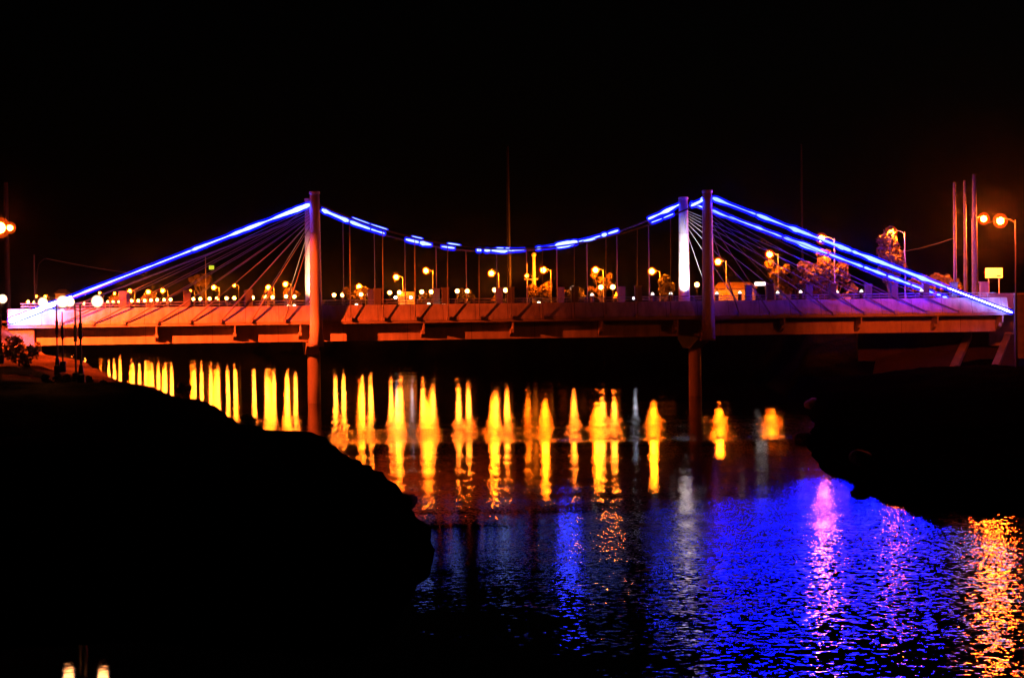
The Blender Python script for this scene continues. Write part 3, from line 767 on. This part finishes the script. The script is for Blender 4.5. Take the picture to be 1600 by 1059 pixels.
slab('edge_strip', [at(1508, 520, 183.6), at(1519, 520, 183.4), at(1489, 588, 175.4), at(1476, 588, 175.6)], .5, M_conc_dark, ab)
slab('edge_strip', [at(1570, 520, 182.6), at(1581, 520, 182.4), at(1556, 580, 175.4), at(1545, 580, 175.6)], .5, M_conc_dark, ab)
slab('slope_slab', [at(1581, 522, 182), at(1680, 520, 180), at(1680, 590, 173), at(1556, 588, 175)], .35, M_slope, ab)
q = MB(); q.bbox(33.5, UR + 4, 6.7, 7.1, -.5, 6.93); o = q.obj('light_block_wall', M_slope, ab); o.matrix_parent_inverse = Matrix.Translation(-ab.location)  # wall added under the deck to keep rear lamps off the slabs
ab2 = empty('bridge_abutment', B(UL + 1.4, 4, 4), 'concrete seat under the left bridge end half hidden by shrubs', 'abutment')
q = MB(); q.bbox(UL - 1.5, UL + 2.1, .4, BW - .4, 3.0, 6.9); o = q.obj('bearing_wall', M_conc_dark, ab2); o.matrix_parent_inverse = Matrix.Translation(-ab2.location)
# approach roads
q = MB(); q.bbox(UL - 160, UL - .02, 1.0, BW - 1.0, 7.42, 7.56); tag(q.obj('road', M_asph), kind='structure')
q = MB(); q.bbox(UR + .02, UR + 160, 1.0, BW - 1.0, 7.42, 7.56); tag(q.obj('road', M_asph), kind='structure')

# ------------------------------------------------------------------ vegetation
def leaves(mb, rnd, clumps, n, size):
    for _ in range(n):
        c, rad = rnd.choice(clumps)
        while True:
            d_ = Vector((rnd.uniform(-1, 1), rnd.uniform(-1, 1), rnd.uniform(-1, 1)))
            if d_.length < 1: break
        p = c + d_ * rad
        a = Vector((rnd.gauss(0, 1), rnd.gauss(0, 1), rnd.gauss(0, .7))).normalized()
        bb = a.cross(Vector((rnd.gauss(0, 1), rnd.gauss(0, 1), rnd.gauss(0, 1)))).normalized()
        s = size * rnd.uniform(.6, 1.4)
        mb.add([p - a * s, p + bb * s * .45, p + a * s, p - bb * s * .45], [(0, 1, 2, 3)])
def tree(base, h, crown_c, crown_r, label, seed, nclump=14, n=2200, size=.28, m=None, name='tree', group=None, cat='tree'):
    rnd = random.Random(seed); base = Vector(base)
    r = empty(name, base, label, cat, group)
    q = MB(); cc = Vector(crown_c) - base; cr = Vector(crown_r)
    lean = Vector((cc.x * .5, cc.y * .5, cc.z * .6))
    q.tube([(0, 0, -.3), lean * .35, lean * .7, lean], [h * .028 + .05, h * .022 + .04, h * .017 + .03, h * .012 + .03], 8)
    clumps = []
    for i in range(nclump):
        while True:
            d_ = Vector((rnd.uniform(-1, 1), rnd.uniform(-1, 1), rnd.uniform(-1, 1)))
            if .25 < d_.length < 1: break
        c = cc + Vector((d_.x * cr.x, d_.y * cr.y, d_.z * cr.z))
        clumps.append((c, rnd.uniform(.10, .24) * max(cr) + .08))
        st = lean * rnd.uniform(.55, 1.0); md = st.lerp(c, .55) + Vector((0, 0, -.08 * h * rnd.random()))
        q.tube([st, md, c], [h * .01 + .02, h * .006 + .015, .012], 5, False)
    q.obj('trunk', M_bark, r)
    l = MB(); leaves(l, rnd, clumps, n, size); l.obj('crown', m or M_leaf, r)
    return r
def ptree(px, ybase, x0, y0, x1, y1, Yd, label, seed, **k):
    c = at((x0 + x1) / 2, (y0 + y1) / 2, Yd); bx = at(px, ybase, Yd)
    g = gz(bx.x, Yd)
    sx, sz = (x1 - x0) / 2 * Yd / FPX, (y1 - y0) / 2 * Yd / FPX
    return tree((bx.x, Yd, g), max(1.0, c.z + sz - g), c, (sx, min(sx, 2.2), sz), label, seed, **k)
ptree(1216, 472, 1196, 396, 1236, 458, 293, 'bushy tree lit bright yellow by the street lamp right of the right pylons', 1, n=3000, size=.26, m=M_leaf_lit)
ptree(1300, 475, 1242, 395, 1345, 470, 194.3, 'broad spreading orange lit tree behind the right cables', 2, nclump=26, n=5200, size=.26, m=M_leaf_lit)
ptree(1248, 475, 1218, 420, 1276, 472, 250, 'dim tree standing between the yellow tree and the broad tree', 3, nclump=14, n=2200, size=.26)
ptree(1390, 475, 1374, 356, 1410, 442, 188.3, 'tall slender tree with a lamp glowing in its top at the right', 4, nclump=20, n=2800, size=.24, m=M_leaf_lit)
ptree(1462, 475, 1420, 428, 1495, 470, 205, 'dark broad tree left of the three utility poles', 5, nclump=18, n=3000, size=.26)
ptree(938, 470, 918, 424, 960, 466, 325, 'round orange lit tree under the street lamp right of middle', 6, n=2600, size=.3, m=M_leaf_lit)
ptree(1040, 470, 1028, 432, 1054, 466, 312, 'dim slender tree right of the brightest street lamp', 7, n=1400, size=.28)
ptree(850, 470, 826, 444, 886, 468, 333, 'low orange lit tree at the foot of the tall column', 8, n=2400, size=.3, m=M_leaf_lit)
ptree(562, 472, 536, 446, 582, 470, 387, 'orange lit low tree right of the left pylons', 9, n=2000, size=.36, m=M_leaf_lit)
ptree(450, 472, 436, 448, 466, 470, 428, 'orange lit small tree left of the left pylons', 10, n=1400, size=.38, m=M_leaf_lit)
ptree(421, 472, 410, 450, 432, 470, 430, 'small tree under the left lamp of the close pair', 12, n=1100, size=.38, m=M_leaf_lit)
ptree(232, 474, 222, 458, 244, 473, 486, 'little orange tree among the far left globes', 13, n=800, size=.42, m=M_leaf_lit)
ptree(180, 474, 170, 460, 190, 474, 508, 'little orange tree left of the leftmost parapet post', 14, n=800, size=.42, m=M_leaf_lit)
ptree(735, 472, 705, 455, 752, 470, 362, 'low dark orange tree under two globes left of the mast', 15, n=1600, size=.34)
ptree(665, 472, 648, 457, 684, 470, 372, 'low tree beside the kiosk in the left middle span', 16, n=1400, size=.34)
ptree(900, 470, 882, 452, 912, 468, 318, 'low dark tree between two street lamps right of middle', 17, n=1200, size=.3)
ptree(320, 474, 294, 430, 330, 446, 472, 'spreading flat topped tree under the small green light', 18, n=1300, size=.42, m=M_leaf_lit)
# shrubs and rocks on the near left bank
for i, (px, py, Yd, wd, hh, la) in enumerate([(44, 534, 152, 2.4, 1.3, 'large ragged shrub hiding the left end of the girder'), (14, 552, 140, 2.4, .9, 'low shrub on the lit slope at the left edge'),
        (30, 568, 122, 2.6, 1.3, 'dark shrub on the bank below the lit slope'), (284, 606, 116, 1.0, .9, 'small dark shrub on the bank edge left of the left pier'), (388, 652, 101, .8, .5, 'tiny shrub on the bank tip below the left pier'),
        (140, 585, 100, 2.0, .9, 'dark shrub at the foot of the right twin globe lamp'), (88, 580, 101, 1.6, .8, 'dark shrub at the foot of the left twin globe lamp')]):
    c = at(px, py, Yd); g = gz(c.x, Yd)
    tree((c.x, Yd, g), hh, (c.x, Yd, g + hh * .55), (wd / 2, wd / 2.4, hh * .5), la, 40 + i, nclump=10, n=700, size=.13, name='shrub', cat='shrub', group='shrubs on the banks')
rnd = random.Random(5)
RK = [(-7.2, 88.6, .5, 'flat boulder at the waterline below the left pier'), (-4.4, 76.5, .55, 'round boulder on the left bank edge facing midstream'), (-13.2, 103.5, .5, 'small boulder at the bend of the left bank'),
      (17.6, 118, .6, 'low boulder on the right bank edge'), (16.4, 92, .55, 'dark boulder on the right bank nearest the blue reflection'), (22.6, 147, .6, 'boulder on the right bank point beside the orange reflection')]
for x, y, s, la in RK:
    q = MB(); q.ball((0, 0, 0), s, 1.3, 1.0, .7, 12, 8)
    for i, p in enumerate(q.v):
        k = 1 + .35 * mnoise.noise(Vector(p) * 2.1 + Vector((x, y, 0))); q.v[i] = tuple(c * k for c in p)
    o = q.obj('rock', M_rock); o.location = (x, y, max(0.0, gz(x, y)) + s * .1); o.rotation_euler.z = rnd.random() * 6
    tag(o, la, 'rock', 'rocks along the water edge')

# ------------------------------------------------------------------ buildings and small things beyond the river
def house(x0, ytop, x1, Yd, depth, label, roof_h=1.0, wins=(), m=M_wall, lit=()):
    a, c = at(x0, ytop, Yd), at(x1, ytop, Yd); wx = c.x - a.x; g = gz((a.x + c.x) / 2, Yd)
    h = max(1.6, a.z - g - roof_h)
    r = empty('house', ((a.x + c.x) / 2, Yd + depth / 2, g), label, 'building')
    q = MB(); q.box((0, 0, h / 2 - .1), wx, depth, h + .2); q.obj('wall', m, r)
    q = MB(); e = .35
    q.add([(-wx / 2 - e, -depth / 2 - e, h), (wx / 2 + e, -depth / 2 - e, h), (wx / 2 + e, depth / 2 + e, h), (-wx / 2 - e, depth / 2 + e, h), (-wx / 2 + .4, 0, h + roof_h), (wx / 2 - .4, 0, h + roof_h)],
          [(0, 1, 5, 4), (2, 3, 4, 5), (0, 4, 3), (1, 2, 5), (3, 2, 1, 0)]); q.obj('roof', M_roof, r)
    for i, (f, ww, wz, wh) in enumerate(wins):
        q = MB(); q.box(((f - .5) * wx, -depth / 2 - .02, wz), ww, .06, wh); fr = q.obj('window', M_steel, r)
        q = MB(); q.box(((f - .5) * wx, -depth / 2 - .06, wz), ww - .14, .03, wh - .14); q.obj('pane', M_winlit if i in lit else M_glass, fr)
    return r
house(1122, 441, 1180, 310, 6, 'low house lit orange by the lamp right of the right pylons', 1.0, ((.2, .9, 1.3, 1.0), (.75, .9, 1.3, 1.0)))
house(1206, 446, 1236, 300, 4, 'small pale kiosk behind the yellow tree', .7, ((.4, .8, 1.3, .9),))
house(622, 456, 648, 372, 5, 'orange lit kiosk with bright windows in the left middle span', .8, ((.2, .8, 1.3, 1.0), (.6, 1.2, 1.3, .9)), lit=(0, 1))
house(86, 452, 102, 560, 6, 'small orange house behind the twin globe lamps', 1.2)
house(1318, 456, 1330, 226, 3, 'tiny orange hut behind the parapet under the broad tree', .5)
c = at(1187.5, 443.5, 290); g = gz(c.x, 290)
r = empty('light_box', (c.x, 290, g), 'glowing white oblong light box left of the dark parapet post', 'light box')
q = MB()
for s in (-.8, .8): q.tube([(s, 0, 0), (s, 0, c.z - g)], .05, 6)
q.obj('frame', M_steel, r)
q = MB(); q.box((0, -.1, c.z - g), 1.55, .2, .5); q.obj('lit_panel', M_lightbox, r)
def awning(px, py, Yd, wd, hh, label, m):
    c = at(px, py, Yd); g = gz(c.x, Yd); z = c.z - g
    r = empty('awning', (c.x, Yd, g), label, 'awning')
    q = MB(); q.add([(-wd / 2, -.8, z - hh / 2), (wd / 2, -.8, z - hh / 2), (wd / 2, .8, z - hh / 2), (-wd / 2, .8, z - hh / 2), (0, 0, z + hh / 2)], [(0, 1, 4), (1, 2, 4), (2, 3, 4), (3, 0, 4), (3, 2, 1, 0)]); q.obj('canvas', m, r)
    for sx in (-1, 1):
        for sy in (-.7, .7):
            q = MB(); q.tube([(sx * wd * .44, sy, 0), (sx * wd * .44, sy, z - hh / 2)], .03, 5); q.obj('leg', M_steel, r)
awning(1135, 461, 300, 2.3, .75, 'low yellow awning in front of the orange house', M_yellow)
awning(963, 461, 314, 1.0, .9, 'pointed orange awning right of the round tree', M_yellow)
awning(772, 466, 322, 1.2, 1.0, 'pointed yellow awning under the globes near the mast', M_yellow)
# tall column with a ball
c = at(834, 398, 334); g = gz(c.x, 334); z = c.z - g
r = empty('monument_column', (c.x, 334, g), 'tall orange column with a ball on top and a cross arm, near the middle', 'monument')
q = MB(); q.lathe([(.9, 0), (.9, .6), (.35, .8), (.3, z * .5), (.24, z - .3)], 12); q.obj('shaft', M_wall, r)
q = MB(); q.ball((0, 0, z), .42); q.obj('finial', M_wall, r)
q = MB(); q.box((-.5, 0, z * .58), 2.4, .15, .15); q.obj('cross_arm', M_steel, r)
q = MB(); q.lathe([(.12, 0), (.1, z * .85)], 8, (-1.2, 0, 0)); q.obj('side_post', M_wall, r)
# small green light on its pole
c = at(330.5, 418, 468); g = gz(c.x, 468)
r = empty('green_sign', (c.x, 468, g), 'small yellow green lit sign high beyond the left cables', 'sign')
q = MB(); q.tube([(0, .1, 0), (0, .1, c.z - g)], .07, 6); q.obj('pole', M_dark, r)
q = MB(); q.box((0, 0, c.z - g), 1.2, .15, .9); q.obj('lit_panel', M_green, r)

# ------------------------------------------------------------------ thin mist over the whole valley, added to give the lamps halos
hm = bpy.data.materials.new('halo_mist'); hm.use_nodes = True
hn = hm.node_tree.nodes; hn.remove(hn["Principled BSDF"])
pv = hn.new("ShaderNodeVolumePrincipled"); pv.inputs["Color"].default_value = (.95, .95, .95, 1)
pv.inputs["Density"].default_value = HAZE_D; pv.inputs["Anisotropy"].default_value = HAZE_G
hm.node_tree.links.new(pv.outputs[0], hn["Material Output"].inputs["Volume"])
q = MB(); q.box((0, 3200, 24), 13000, 8400, 54); tag(q.obj('haze', hm), kind='stuff')
